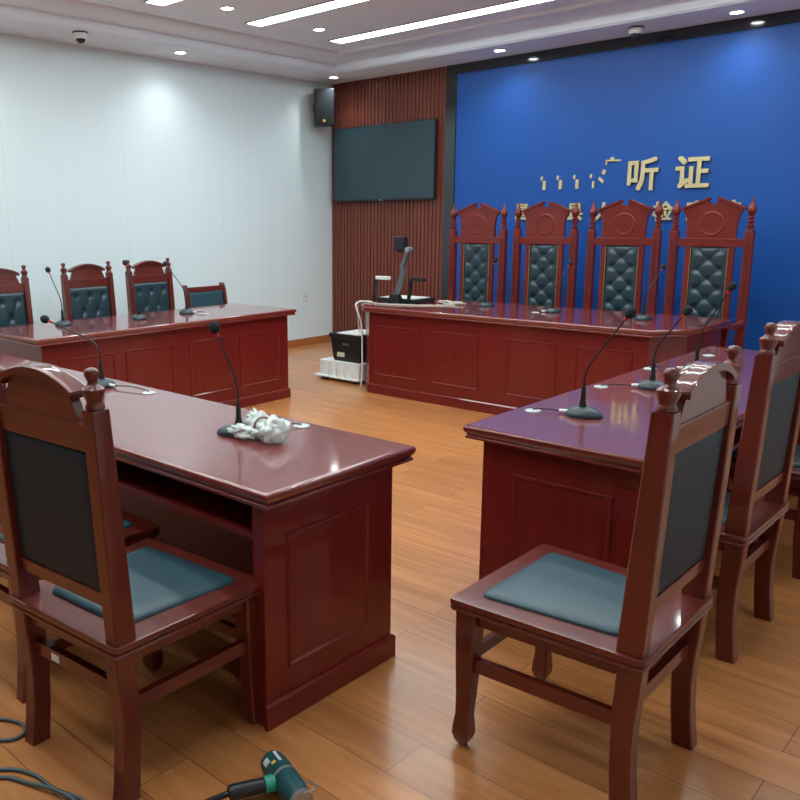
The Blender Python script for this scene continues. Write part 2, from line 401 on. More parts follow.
# ------------------------------------------------------------------ tufted / plain cushion sheets
def sheet(mb, w0, w1, z0, z1, y, sgn, thick, buttons=(), step=.0085, fall=.022, dep=.014):
    """bulging cushion from height z0 (half width w0) to z1 (half width w1), its face towards sgn*Y"""
    nx = max(6, int(2 * max(w0, w1) / step)); nz = max(6, int((z1 - z0) / step))
    if not buttons: nx = nz = 16
    segs = []
    for i, a in enumerate(buttons):
        for b in buttons[i + 1:]:
            dd = math.hypot(a[0] - b[0], a[1] - b[1])
            if dd < .16 and abs(a[0] - b[0]) > .02 and abs(a[1] - b[1]) > .02: segs.append((a, b))
    rows = []
    for j in range(nz + 1):
        v = j / nz; v = .5 - .5 * math.cos(PI * v) if not buttons else v
        z = z0 + (z1 - z0) * v; hw = w0 + (w1 - w0) * v; r = []
        for i in range(nx + 1):
            u = i / nx; u = .5 - .5 * math.cos(PI * u) if not buttons else u
            x = (u * 2 - 1) * hw
            e = min(hw - abs(x), z - z0, z1 - z)
            h = thick * (1 - (1 - min(1, e / .03)) ** 2) ** .5
            for bx, bz in buttons:
                q = math.hypot(x - bx, z - bz)
                h -= dep * math.exp(-(q / fall) ** 2)
                if q < .008: h += .005 * (1 - (q / .008) ** 2) ** .5
            c = 0
            for (ax, az), (bx, bz) in segs:
                t = max(0, min(1, ((x - ax) * (bx - ax) + (z - az) * (bz - az)) / ((bx - ax) ** 2 + (bz - az) ** 2)))
                q = math.hypot(x - ax - t * (bx - ax), z - az - t * (bz - az))
                c = max(c, .0055 * math.exp(-(q / .008) ** 2))
            r.append((x, y + sgn * max(.0005, h - c), z))
        rows.append(r)
    V = [[mb.bm.verts.new(p) for p in r] for r in rows]
    for j in range(nz):
        for i in range(nx): mb.bm.faces.new((V[j][i], V[j][i + 1], V[j + 1][i + 1], V[j + 1][i]))
    # back of the sheet
    bk = [mb.bm.verts.new((x, y - sgn * .004, z)) for x, z in ((-w0, z0), (w0, z0), (w1, z1), (-w1, z1))]
    mb.bm.faces.new(bk)
    return mb

def cushion_loops(mb, quad, r, z, h):
    loops = []
    for o, dz in ((0, 0), (0, .3), (.003, .5), (.010, .72), (.022, .86), (.045, .95), (.08, .99), (.12, 1)):
        loops.append([(x, y, z + h * dz) for x, y in round_poly(offset_poly(quad, o), max(.004, r - o * .25), 5)])
    return mb.quadloops(loops)
# ------------------------------------------------------------------ side chair (faces local +Y)
SEAT = [(-.248, -.275), (.248, -.275), (.272, .264), (-.272, .264)]
FINIAL = [(.020, 0), (.0235, .003), (.0235, .010), (.020, .015), (.019, .020), (.023, .030), (.0275, .044), (.0275, .051), (.020, .056), (.0135, .062), (.012, .068), (.0155, .077), (.0185, .085), (.0175, .093), (.012, .099), (.004, .1015)]
def lean(c): return (c.x, c.y - .055 * max(0, c.z - .455), c.z)
def side_chair(label, group):
    t = thing('side_chair', label, 'chair', (0, 0, 0), 0, group)
    s = MB()
    sp = round_poly(SEAT, .02)
    s.quadloops([[(x, y, z) for x, y in offset_poly(sp, o)] for o, z in ((.008, .425), (.002, .428), (0, .433), (.002, .438), (.006, .440), (.002, .442), (0, .445), (0, .456), (.0015, .459), (.005, .4605))])
    seat = s.build('seat', M['chair_x'], t)
    cu = MB(); cushion_loops(cu, [(-.168, -.19), (.168, -.19), (.206, .202), (-.206, .202)], .03, .458, .022)
    cc = cu.build('seat_cushion', M['leather'], t, angle=60); cc['label'] = 'teal leather seat cushion'
    ap = MB()
    ap.quadloops([[(x, y, .39) for x, y in ((-.22, .215), (.22, .215), (.22, .235), (-.22, .235))], [(x, y, .4275) for x, y in ((-.22, .215), (.22, .215), (.22, .235), (-.22, .235))]])
    ap.box(-.2, -.245, .385, .2, -.225, .4275, .001)
    for sx in (-1, 1):
        ap.quadloops([[(sx * .195, -.21, z), (sx * .215, -.21, z), (sx * .236, .21, z), (sx * .216, .21, z)] for z in (.385, .4275)])
    ap.build('apron', M['chair_x'], t)
    for sx in (-1, 1):
        # front leg: tapering square leg with a small carved foot
        MB().sections([(sx * .228, .218, .4265, .029, .031), (sx * .228, .218, .34, .029, .030), (sx * .229, .219, .25, .026, .027), (sx * .230, .221, .16, .022, .023),
                       (sx * .232, .223, .10, .020, .021), (sx * .233, .224, .065, .024, .025), (sx * .233, .225, .038, .025, .027), (sx * .233, .225, .018, .019, .020), (sx * .233, .225, .002, .010, .010), (sx * .233, .225, 0, .009, .009)]).build('leg', M['chair_z'], t)
        MB().sections([(sx * .207, -.234, .4265, .025, .032), (sx * .207, -.231, .36, .025, .031), (sx * .207, -.225, .27, .024, .029), (sx * .207, -.224, .20, .024, .028),
                       (sx * .207, -.228, .12, .024, .028), (sx * .208, -.236, .04, .024, .029), (sx * .208, -.241, 0, .024, .030)]).build('leg', M['chair_z'], t)
        MB().quadloops([[(sx * .198, -.20, z), (sx * .220, -.20, z), (sx * .240, .20, z), (sx * .218, .20, z)] for z in (.245, .285)]).build('stretcher', M['chair_y'], t)
        pst_ = MB().sections([(sx * .215, -.232, .459, .0225, .033), (sx * .215, -.232, .8, .0225, .030), (sx * .215, -.232, 1.062, .0225, .026), (sx * .215, -.232, 1.067, .021, .0245)]).deform(lean).build('back_post', M['chair_z'], t)
        MB().lathe(FINIAL, (sx * .215, -.232, 1.0665), 18).deform(lean).build('finial', M['chair_z'], pst_)
    MB().box(-.19, -.236, .285, .19, -.212, .325, .002).build('stretcher', M['chair_x'], t)
    MB().box(-.208, .207, .265, .208, .229, .300, .002).build('stretcher', M['chair_x'], t)
    MB().box(-.194, -.250, .958, .194, -.216, 1.027, .003).deform(lean).build('top_rail', M['chair_x'], t)
    MB().box(-.194, -.248, .545, .194, -.218, .583, .003).deform(lean).build('bottom_rail', M['chair_x'], t)
    bt = [(x, z) for z, xs in ((.885, (-.13, 0, .13)), (.755, (-.065, .065)), (.64, (-.13, 0, .13))) for x in xs]
    f = sheet(MB(), .194, .194, .58, .96, -.228, 1, .016, bt, fall=.024).deform(lean).build('back_cushion', M['leather_tuft'], t, angle=70); f['label'] = 'button-tufted leather back cushion'
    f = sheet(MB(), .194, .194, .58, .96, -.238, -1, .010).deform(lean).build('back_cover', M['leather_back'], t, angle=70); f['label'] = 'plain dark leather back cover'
    # crest: waisted board and bonnet moulding with rolled ends
    cr = MB(); out = []
    N = 16
    side = [(.162, 1.0265), (.155, 1.045), (.147, 1.065), (.138, 1.085), (.131, 1.100), (.127, 1.110)]
    top = [(.127 * math.cos(k / N * PI), 1.110 + .034 * math.sin(k / N * PI)) for k in range(1, N)]
    poly = side + top + [(-x, z) for x, z in reversed(side)]
    cr.prism(poly, lambda p: (p[0], -.246, p[1]), lambda p: (p[0], -.220, p[1]))
    crest = cr.deform(lean).build('crest_board', M['chair_x'], t)
    cm_ = MB(); up, lo = [], []
    for k in range(-12, 13):
        x = .164 * k / 12; z = 1.106 + .046 * math.cos(k / 12 * PI / 2) ** .8
        up.append((x, z)); lo.append((x * .985, z - .017))
    poly = up + list(reversed(lo))
    cm_.quadloops([[(x, y, z - dz) for x, z in poly] for y, dz in ((-.263, .002), (-.260, 0), (-.252, -.0005), (-.248, .0008), (-.236, -.001), (-.224, .0008), (-.220, -.0005), (-.208, 0), (-.205, .002))])
    for sx in (-1, 1):
        cm_.lathe([(.002, 0), (.0105, .001), (.0115, .004), (.0115, .052), (.0105, .055), (.002, .056)], (sx * .154, -.262, 1.098), 12, (0, 1, 0))
    cm_.deform(lean).build('crest_moulding', M['chair_x'], t)
    return t
G1 = 'mahogany side chairs with leather backs'
cA = side_chair('mahogany chair in the right foreground, alone at the near end of the right desk', G1)
cA.location = (6.006, -5.562, 0); cA.rotation_euler = (0, 0, math.radians(90.5))
dup(cA, (5.045, -6.386, 0), math.radians(4.6), 'mahogany chair in left foreground seen from behind, white sticker on its rear stretcher')
stk = MB().box(-.105, -.2372, .292, -.068, -.2358, .314); 
dup(cA, (4.425, -6.315, 0), 0, 'chair cut off by the left picture edge, left of the foreground chair')
dup(cA, (5.935, -4.565, 0), math.radians(90), 'mahogany chair on the right side of the right desk, behind the right foreground chair')
dup(cA, (5.94, -3.66, 0), math.radians(90), 'chair at the right picture edge, almost wholly cut off, beside the right desk')
dup(cA, (1.0, -4.672, 0), -PI / 2, 'tufted chair behind the left wall desk, cut by the left picture edge')
dup(cA, (1.0, -3.893, 0), -PI / 2, 'tufted chair behind the left wall desk, the middle one of three')
dup(cA, (1.0, -3.263, 0), -PI / 2, 'tufted chair behind the left wall desk, right one of three, next to the low chair')
chC = [o for o in COL.objects if o.name.startswith('side_chair') and 'rear stretcher' in o.get('label', '')][0]
so = stk.build('sticker', M['white_pl'], chC); so['label'] = 'small white paper sticker'

# low chair at the far end of left desk (faces +X)
lc = thing('low_chair', 'low-backed chair with plain teal leather back at far end of left wall desk', 'chair', (.83, -2.485, 0), -PI / 2)
def lean2(c): return (c.x, c.y - .10 * max(0, c.z - .44), c.z)
MB().quadloops([[(x, y, z) for x, y in offset_poly(round_poly([(-.25, -.25), (.25, -.25), (.26, .24), (-.26, .24)], .03), o)] for o, z in ((.006, .40), (0, .405), (0, .435), (.006, .44))]).build('seat', M['chair_x'], lc)
cushion_loops(MB(), [(-.2, -.2), (.2, -.2), (.21, .19), (-.21, .19)], .04, .439, .034).build('seat_cushion', M['leather'], lc, angle=60)
for sx in (-1, 1):
    for yy in (-.215, .205):
        MB().sections([(sx * .225, yy, .401, .022, .024), (sx * .225, yy, .2, .019, .02), (sx * .228, yy * 1.04, 0, .017, .018)]).build('leg', M['chair_z'], lc)
    pst = MB().sections([(sx * .232, -.225, .439, .019, .024), (sx * .232, -.225, .70, .019, .022), (sx * .232, -.232, .82, .019, .021), (sx * .232, -.246, .870, .019, .022), (sx * .232, -.252, .884, .018, .016)])
    pst.lathe([(.003, 0), (.017, .001), (.017, .037), (.003, .038)], (sx * .232 - .019, -.256, .872), 12, (1, 0, 0))
    pst.deform(lean2).build('back_post', M['chair_z'], lc)
MB().box(-.214, -.243, .815, .214, -.213, .865, .005).deform(lean2).build('top_rail', M['chair_x'], lc)
MB().box(-.214, -.241, .56, .214, -.215, .60, .004).deform(lean2).build('bottom_rail', M['chair_x'], lc)
sheet(MB(), .213, .213, .597, .818, -.226, 1, .015).deform(lean2).build('back_cushion', M['leather'], lc, angle=70)
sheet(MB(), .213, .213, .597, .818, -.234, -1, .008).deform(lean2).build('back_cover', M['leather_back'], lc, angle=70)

# ------------------------------------------------------------------ tall judge chairs
def judge(label, group):
    t = thing('tall_chair', label, 'chair', (0, 0, 0), 0, group)
    m = lambda a: M['judge_' + a]
    MB().quadloops([[(x, y, z) for x, y in offset_poly(round_poly([(-.30, -.32), (.30, -.32), (.31, .26), (-.31, .26)], .03), o)] for o, z in ((.008, .42), (0, .426), (0, .448), (.008, .455))]).build('seat', m('x'), t)
    cushion_loops(MB(), [(-.23, -.24), (.23, -.24), (.25, .22), (-.25, .22)], .04, .454, .046).build('seat_cushion', M['leather_tuft'], t, angle=60)
    for sx in (-1, 1):
        bp_ = MB().sections([(sx * .275, -.30, 0, .028, .028), (sx * .275, -.30, .42, .030, .030), (sx * .275, -.30, 1.37, .030, .030), (sx * .275, -.30, 1.378, .027, .027)]).build('back_post', m('z'), t)
        fl = MB()
        for dx in (-.012, .004): fl.box(sx * .275 + dx, -.2705, .78, sx * .275 + dx + .008, -.2685, 1.30, .0006, 1)
        g = fl.build('fluting', M['shelf_dark'], bp_)  # flutes drawn as dark strips, the shade of the grooves put into the colour
        MB().lathe([(.026, 0), (.030, .005), (.030, .013), (.018, .019), (.018, .028), (.028, .034), (.028, .044), (.017, .050), (.017, .059), (.027, .065), (.027, .075), (.016, .081), (.016, .090), (.025, .096), (.025, .104), (.014, .112), (.020, .122), (.030, .136), (.034, .152), (.032, .168), (.022, .188), (.013, .204), (.009, .222), (.004, .247), (.001, .255)],
                   (sx * .275, -.30, 1.377), 18).build('finial', m('z'), bp_)
        MB().sections([(sx * .285, .215, 0, .026, .026), (sx * .285, .215, .42, .028, .028)]).build('leg', m('z'), t)
        MB().sections([(sx * .285, .10, .455, .022, .022), (sx * .285, .085, .56, .017, .02), (sx * .285, .075, .669, .022, .024)]).build('arm_post', m('z'), t)
        ar = MB().quadloops([[(sx * .285 + a * w, y, z + b) for a, b in ((-1, -.016), (1, -.016), (1, .012), (.6, .018), (-.6, .018), (-1, .012))] for y, z, w in ((-.271, .69, .024), (-.15, .68, .026), (0, .684, .028), (.075, .687, .028))])
        ar.lathe([(.004, 0), (.028, .002), (.030, .008), (.030, .050), (.028, .056), (.004, .058)], (sx * .285 - .029, .085, .679), 16, (1, 0, 0))
        ar.build('armrest', m('y'), t)
        MB().box(sx * .285 - .012, -.27, .16, sx * .285 + .012, .19, .2, .003).build('stretcher', m('y'), t)
        # side rails of the central splat
        MB().box(sx * .158 - .022, -.315, .50, sx * .158 + .022, -.285, 1.256, .003).build('splat_rail', m('z'), t)
        gb = MB().box(sx * .1365 - .003, -.2855, .505, sx * .1365 + .003, -.2805, 1.252, .001); 
        g = gb.build('brass_trim', M['trim_gold'], t); g['label'] = 'thin brass nail strip'
    MB().box(-.246, -.322, 1.256, .246, -.278, 1.32, .005).build('top_rail', m('x'), t)
    MB().box(-.246, -.318, .46, .246, -.282, .502, .004).build('bottom_rail', m('x'), t)
    bt = []
    for k in range(9):
        z = 1.232 - k * .075
        bt += [(-.082, z), (.082, z)] if k % 2 == 0 else [(0, z)]
    f = sheet(MB(), .134, .134, .502, 1.255, -.298, 1, .022, bt, step=.009, fall=.026, dep=.017).build('back_cushion', M['leather_tuft'], t, angle=70)
    f['label'] = 'deep button-tufted leather splat'
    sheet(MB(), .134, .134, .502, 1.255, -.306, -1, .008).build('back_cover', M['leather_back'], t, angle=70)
    half = [(.182, 1.3195), (.182, 1.40), (.186, 1.46), (.196, 1.50), (.214, 1.522)]
    tp = [(.214, 1.540), (.035, 1.612), (.033, 1.598), (.018, 1.580)]
    poly = half + tp + [(-x, z) for x, z in reversed(half + tp)]
    cb_ = MB().prism(poly, lambda p: (p[0], -.316, p[1]), lambda p: (p[0], -.286, p[1])).build('crest_board', m('x'), t)
    mo = MB()
    for sx in (-1, 1):
        pl = [(sx * .232, 1.535), (sx * .030, 1.612), (sx * .030, 1.626), (sx * .040, 1.630), (sx * .236, 1.549)]
        mo.quadloops([[(x, y, z) for x, z in pl] for y in (-.328, -.274)])
    mo.build('pediment_moulding', m('x'), t)
    ro = MB()
    ro.lathe([(.002, 0), (.070, .0005), (.076, .001), (.080, .0025), (.086, .003), (.092, .002), (.095, -.001)], (0, -.2855, 1.43), 36, (0, 1, 0))
    ro.build('carved_roundel', m('x'), cb_)
    return t
GJ = 'tall throne chairs behind the judges desk'
jl = ['tall throne chair with pointed finials, leftmost of four behind the judges desk', 'tall throne chair with pointed finials, second from left behind the judges desk',
      'tall throne chair with pointed finials, third from left behind the judges desk', 'tall throne chair with pointed finials, rightmost of four behind the judges desk']
j0 = judge(jl[0], GJ); j0.location = (2.58, -1.10, 0); j0.rotation_euler = (0, 0, PI)
for x, lb in zip((3.275, 3.985, 4.672), jl[1:]): dup(j0, (x, -1.10, 0), PI, lb)

# ------------------------------------------------------------------ microphones
def bez(p0, p1, p2, n=8):
    p0, p1, p2 = Vector(p0), Vector(p1), Vector(p2)
    return [tuple(p0 * (1 - k / n) ** 2 + p1 * 2 * (k / n) * (1 - k / n) + p2 * (k / n) ** 2) for k in range(n + 1)]
def mic(x, y, head, label, port_=None, knee=.12):
    """head = offset of the foam head from the base; base points away from the lean"""
    t = thing('gooseneck_microphone', label, 'microphone', (x, y, .76), 0, 'gooseneck conference microphones')
    hx, hy, hz = head; L = math.hypot(hx, hy) or 1; dx, dy = hx / L, hy / L
    R = Matrix.Rotation(math.atan2(dy, dx), 4, 'Z')
    b = MB()
    def ov(a0, a1, w, z):   # tapering oval footprint, long towards the speaker
        o = []
        for k in range(28):
            th = 2 * PI * k / 28; c, s_ = math.cos(th), math.sin(th)
            X = c * (a1 if c > 0 else a0); Y = s_ * w * (1 - .18 * c)
            o.append((X, Y, z))
        return o
    b.quadloops([ov(.058, .078, .055, .0), ov(.060, .080, .057, .006), ov(.058, .076, .054, .014), ov(.050, .062, .047, .024), ov(.038, .042, .036, .032), ov(.022, .022, .022, .036), ov(.008, .008, .008, .0365)])
    b.deform(lambda c: R @ c).build('base', M['mic'], t, angle=60)
    kz = .105
    MB().lathe([(.015, .030), (.014, .042), (.010, .06), (.0085, .10), (.007, .115)], (0, 0, 0), 12).build('stem_sleeve', M['black'], t)
    H_ = Vector(head)
    pts = bez((0, 0, .11), (0, 0, .11 + knee * .55), tuple(Vector((0, 0, .11 + knee * .55)).lerp(H_, .18)), 8)
    pts.append(tuple(H_))
    gn = MB().tube(pts, .0036, 8).build('gooseneck', M['stem'], t)
    d = (H_ - Vector(pts[-2])).normalized()
    MB().lathe([(.0048, 0), (.0058, .001), (.0058, .012), (.0048, .013)], tuple(H_ - d * .032), 12, d).build('light_ring', M['red'], gn)['label'] = 'red light ring'
    MB().lathe([(.006, -.018), (.013, -.014), (.0185, -.004), (.0195, .006), (.0165, .017), (.009, .0245), (.002, .0262)], tuple(H_), 16, d).build('foam_windscreen', M['foam'], t)
    if port_:
        px, py = port_[0] - x, port_[1] - y
        u = Vector((px, py, 0)).normalized()
        MB().tube([tuple(u * .05 + Vector((0, 0, .012))), tuple(u * .085 + Vector((0, 0, .011)))], .0075, 10).build('plug', M['white_pl'], t)['label'] = 'white cable plug'
        e = Vector((px, py, .008)); a = u * .085 + Vector((0, 0, .011)); side = Vector((-u.y, u.x, 0)) * .02
        pts = bez(tuple(a), tuple(a.lerp(e, .5) + side + Vector((0, 0, .012))), tuple(e), 10)
        MB().tube(pts, .0027, 6).build('cable', M['black'], t)
    return t
mic(5.58, -4.73, (.156, 0, .398), 'microphone nearest on the right desk, leaning right, with a coloured ring below its foam', (5.405, -4.784))
mic(5.57, -4.05, (.120, 0, .345), 'middle microphone on the right desk', (5.394, -4.169))
mic(5.56, -3.50, (.125, 0, .408), 'farthest microphone on the right desk, partly behind the nearest chair crest', (5.376, -3.592))
mic(3.70, -5.64, (-.29, -.10, .295), 'microphone on the near left desk beside the finial of the foreground chair', (3.99, -5.585), knee=.16)
mic(4.815, -5.785, (-.06, -.045, .375), 'microphone on the near left desk standing in the clear plastic bundle', (4.905, -5.56))
mic(1.504, -4.581, (-.16, 0, .393), 'leftmost of three microphones on the left wall desk')
mic(1.625, -4.002, (-.149, 0, .422), 'middle of three microphones on the left wall desk')
mic(1.585, -3.51, (-.26, 0, .390), 'rightmost of three microphones on the left wall desk, by its far end', (1.74, -3.44))
mic(3.16, -1.56, (.05, .05, .383), 'leftmost microphone on the judges desk')
mic(3.815, -1.63, (.07, .12, .380), 'middle microphone on the judges desk', (3.72, -1.72))
mic(4.54, -1.65, (.06, .14, .372), 'rightmost microphone on the judges desk')

# ------------------------------------------------------------------ plastic bundle
def blob(mb, c, r, seed, amp=.25, sub=4):
    t = bmesh.new(); bmesh.ops.create_icosphere(t, subdivisions=sub, radius=1)
    for v in t.verts:
        p = v.co.copy()
        q = 1 + amp * (abs(noise.noise(p * 1.6 + Vector((seed, 0, 0)))) * 2.4 - .5) + amp * .22 * abs(noise.noise(p * 4.5 + Vector((0, seed, 0))))
        v.co = Vector((c[0] + p.x * r[0] * q, c[1] + p.y * r[1] * q, c[2] + p.z * r[2] * q))
        v.co.z = max(v.co.z, .001)
    mb.merge(t)
pb = thing('plastic_wrap_bundle', 'crumpled bundle of clear plastic wrap lying on the near left desk', 'packaging', (4.93, -5.775, .76))
b = MB(); blob(b, (.055, .0, .040), (.046, .050, .042), 1.3, .28); blob(b, (.0, -.01, .03), (.040, .030, .028), 3.3, .28); b.build('crumpled_bag', M['bag'], pb, angle=75)
b = MB(); blob(b, (-.050, -.045, .026), (.060, .026, .024), 5.1, .34); blob(b, (-.065, .035, .045), (.042, .034, .040), 7.7, .32); b.build('bag_tail', M['bag'], pb, angle=75)
MB().tube([(.01 + .012 * math.cos(a), .03 * math.cos(a) - .01, .042 + .038 * math.sin(a)) for a in [k * PI / 10 for k in range(-3, 14)]], .0045, 8).build('brown_tie', simple('brown_tape', (.25, .17, .13), .4), pb)

# ------------------------------------------------------------------ document camera on the judges desk
dc = thing('document_camera', 'black document camera with a jointed arm and two side lamps on the judges desk', 'document camera', (2.45, -1.80, .76))
MB().box(-.25, -.05, .012, .19, .26, .045, .008).build('base_board', M['black'], dc)
MB().box(-.22, -.02, .0445, .15, .23, .047, .001).build('light_plate', M['white_pl'], dc)
for x in (-.23, .17):
    for y in (-.03, .24): MB().lathe([(.012, 0), (.012, .013)], (x, y, 0), 10).build('foot', M['black'], dc)
MB().sections([(-.005, -.075, .0, .062, .034), (-.005, -.075, .05, .055, .032), (-.005, -.075, .085, .040, .028)]).build('arm_base', M['black'], dc)
def bar(p, q, wx, wy):
    p, q = Vector(p), Vector(q); d = (q - p).normalized(); a = Vector((0, 1, 0)); b_ = d.cross(a).normalized()
    return [[tuple(e + a * s1 * wy + b_ * s2 * wx) for s1, s2 in ((-1, -1), (1, -1), (1, 1), (-1, 1))] for e in (p, q)]
arm = MB().quadloops(bar((-.002, -.075, .075), (.085, -.075, .285), .017, .02)).quadloops(bar((.085, -.075, .27), (.068, -.075, .335), .016, .019)).quadloops(bar((.068, -.075, .325), (.135, -.075, .475), .015, .018))
arm.build('main_arm', M['greymetal'], dc)
MB().lathe([(.005, 0), (.022, .002), (.022, .06), (.005, .062)], (.135, -.105, .475), 16, (0, 1, 0)).build('arm_joint', M['silver'], dc)
MB().box(-.015, -.105, .462, .095, -.03, .585, .012, 3).build('camera_head', M['black'], dc)
ch_ = [o for o in dc.children if o.name.startswith('camera_head')][0]
MB().lathe([(.03, 0), (.028, -.012), (.02, -.014)], (.035, -.067, .4625), 16).build('lens', M['gloss_black'], ch_)
for nm, x0, x1, x2, pm in (('l', -.275, -.24, -.09, 'white_pl'), ('r', .115, .145, .29, 'black')):
    MB().quadloops(bar((x0, -.05, .0), (x1, -.05, .21), .011, .012)).lathe([(.004, 0), (.017, .001), (.017, .03), (.004, .031)], (x1, -.066, .215), 12, (0, 1, 0)).build('lamp_arm', M['black'], dc)
    MB().box(x1, -.068, .195 + .01, x2, -.030, .235, .005).build('lamp_head', M['white_pl'] if nm == 'l' else M['black'], dc)

def cabl(name, pts, r, mat, label, cat='cable', sub=10):
    cu = bpy.data.curves.new('c', 'CURVE'); cu.dimensions = '3D'; sp = cu.splines.new('NURBS'); sp.points.add(len(pts) - 1)
    for p, q in zip(sp.points, pts): p.co = (*q, 1)
    sp.order_u = 3; sp.use_endpoint_u = True; cu.resolution_u = sub; cu.bevel_depth = r; cu.bevel_resolution = 2
    o = bpy.data.objects.new('c', cu); COL.objects.link(o); bpy.context.view_layer.update()
    me = bpy.data.meshes.new_from_object(o.evaluated_get(bpy.context.evaluated_depsgraph_get())); bpy.data.objects.remove(o)
    me.materials.clear(); me.materials.append(mat)
    for p in me.polygons: p.use_smooth = True
    g = bpy.data.objects.new(name, me); COL.objects.link(g)
    return tag(g, label, cat)
cabl('cable', [(2.03, -1.86, .463), (1.985, -1.845, .56), (2.0, -1.86, .70), (2.04, -1.90, .772), (2.12, -1.915, .768), (2.25, -1.95, .766), (2.40, -1.99, .765), (2.55, -1.93, .766), (2.68, -1.88, .764), (2.80, -1.80, .765), (2.93, -1.68, .764)], .0055, M['cable_white'], 'pale cable running from the black machine up over the judges desk corner')
zz = []
for k in range(26):
    a = k / 25 * 4.2 * PI
    zz.append((2.79 + .13 * math.cos(a) + .003 * k, -1.60 + .07 * math.sin(a * .93) + .002 * k, .7655 + .008 * (k % 3)))
cabl('cable', zz, .0045, M['cable_white'], 'tangle of pale cable heaped on the judges desk right of the document camera')
MB_c = cabl('cable', [(2.225, -2.085, .008), (2.235, -2.072, .10), (2.235, -2.072, .30), (2.232, -2.075, .60), (2.19, -2.11, .73), (2.18, -2.10, .776), (2.12, -1.88, .768), (2.2, -1.90, .766)], .007, M['white_pl'], 'white cable hanging down the left end of the judges desk')

# ------------------------------------------------------------------ machine on foam by the desk end
fm = MB(); out = []
n = 60
for k in range(n + 1):
    u = k / n; x = 1.56 + .50 * u
    out.append((x, -1.935 - .03 * abs(math.sin(u * PI * 5)) ** .5))
poly = out + [(2.06, -1.56), (1.56, -1.56)]
ff = MB().quadloops([[(x, y, z) for x, y in poly] for z in (.045, .16, .185)])
ft = thing('foam_tray', 'white ribbed foam block on the floor under the black machine', 'packaging', (1.845, -1.75, 0))
ff.deform(lambda c: (c.x - 1.81, c.y + 1.75, c.z)).build('foam_block', M['foam_white'], ft, angle=50)
MB().box(-.30, -.235, .028, .262, .20, .045, .006).build('foam_flange', M['foam_white'], ft)
for x in (-.2, .2):
    for y in (-.17, .15): MB().box(x - .03, y - .03, 0, x + .03, y + .03, .03, .004).build('foot', M['black'], ft)
pt = thing('black_machine', 'black printer-like box with a label resting on the white foam by the judges desk', 'printer', (1.90, -1.745, .186))
MB().quadloops([[(sx * w, sy * d, z) for sx, sy in ((-1, -1), (1, -1), (1, 1), (-1, 1))] for w, d, z in ((.155, .15, 0), (.165, .16, .02), (.185, .175, .22))]).build('body', M['black'], pt)
MB().box(-.20, -.19, .22, .20, .185, .262, .010).build('lid', M['black'], pt)
MB().box(-.10, -.18, .2625, .17, .15, .270, .002).build('paper_stack', M['white_pl'], pt)['label'] = 'white papers lying on the lid'
MB().box(-.105, -.176, .045, -.02, -.163, .085, .001).build('label_plate', simple('pale_label', (.6, .65, .45), .5), pt)['label'] = 'pale yellowish label'
MB().box(-.03, -.185, .155, .04, -.172, .175, .002).build('latch', M['greymetal'], pt)

# ------------------------------------------------------------------ hot-air tool on the floor
hg = thing('heat_gun', 'teal hot-air gun with black handle lying on the floor at bottom centre', 'power tool', (5.545, -6.295, .0386))
ax = Vector((.95, -.31, 0)).normalized(); ay = Vector((-.45, -.89, 0)).normalized(); ar_ = Vector((-.31, -.95, 0)).normalized()
def at(u, v=0, w=0): return tuple(ax * u + ay * v + Vector((0, 0, w)))
bd = MB().lathe([(.010, -.085), (.024, -.083), (.033, -.074), (.037, -.055), (.0375, .0), (.0365, .01), (.0365, .016), (.036, .06), (.033, .095), (.031, .105), (.027, .105), (.026, .06), (.01, .05)], (0, 0, 0), 28, ax)
bd.build('barrel', M['gun_teal'], hg)
MB().lathe([(.0382, .006), (.0385, .008), (.0385, .0125), (.0382, .0145)], (0, 0, 0), 28, ax).build('seam_band', M['silver'], hg)
MB().lathe([(.031, .100), (.0325, .102), (.0325, .112), (.029, .113), (.027, .107)], (0, 0, 0), 28, ax).build('nozzle_rim', M['silver'], hg)
MB().lathe([(.018, .025), (.0225, .036), (.0225, .058), (.019, .060)], at(.015), 20, ay).build('collar', M['gun_green'], hg)['label'] = 'bright green collar'
MB().lathe([(.017, .058), (.019, .060), (.019, .078), (.0205, .085), (.0205, .145), (.018, .155), (.010, .158)], at(.015), 20, ay).build('handle', M['black'], hg)
MB().tube([at(.015, .15, 0), at(.01, .19, -.01), at(.0, .23, -.024), at(-.01, .26, -.030)], [.009, .008, .006, .0045], 10).build('cord_sleeve', M['black'], hg)
MB().tube([at(.055, -.034, .015), at(.09, -.052, .02), at(.115, -.03, .03), at(.118, .0, .030)], .0022, 6).build('hanging_wire', M['silver'], hg)
def patch(u0, u1, a0, a1, mat, nm):
    pb_ = MB(); rows = []
    for u in (u0, u1):
        r_ = []
        for k in range(7):
            a = math.radians(a0 + (a1 - a0) * k / 6); n_ = Vector((0, 0, 1)) * math.sin(a) + ar_ * math.cos(a)
            r_.append(tuple(ax * u + n_ * .0379))
        rows.append(r_)
    inner = [[tuple(Vector(p) * 1 - (Vector(p) - ax * Vector(p).dot(ax)).normalized() * .0012) for p in r_] for r_ in rows]
    loops = [rows[0] + list(reversed(inner[0])), rows[1] + list(reversed(inner[1]))]
    pb_.quadloops(loops).build(nm, mat, hg)
patch(-.055, -.035, 25, 55, M['white_pl'], 'rating_label')
patch(-.030, -.020, 55, 75, M['yellow'], 'yellow_mark')
patch(-.062, -.020, 88, 100, M['white_pl'], 'white_marking')

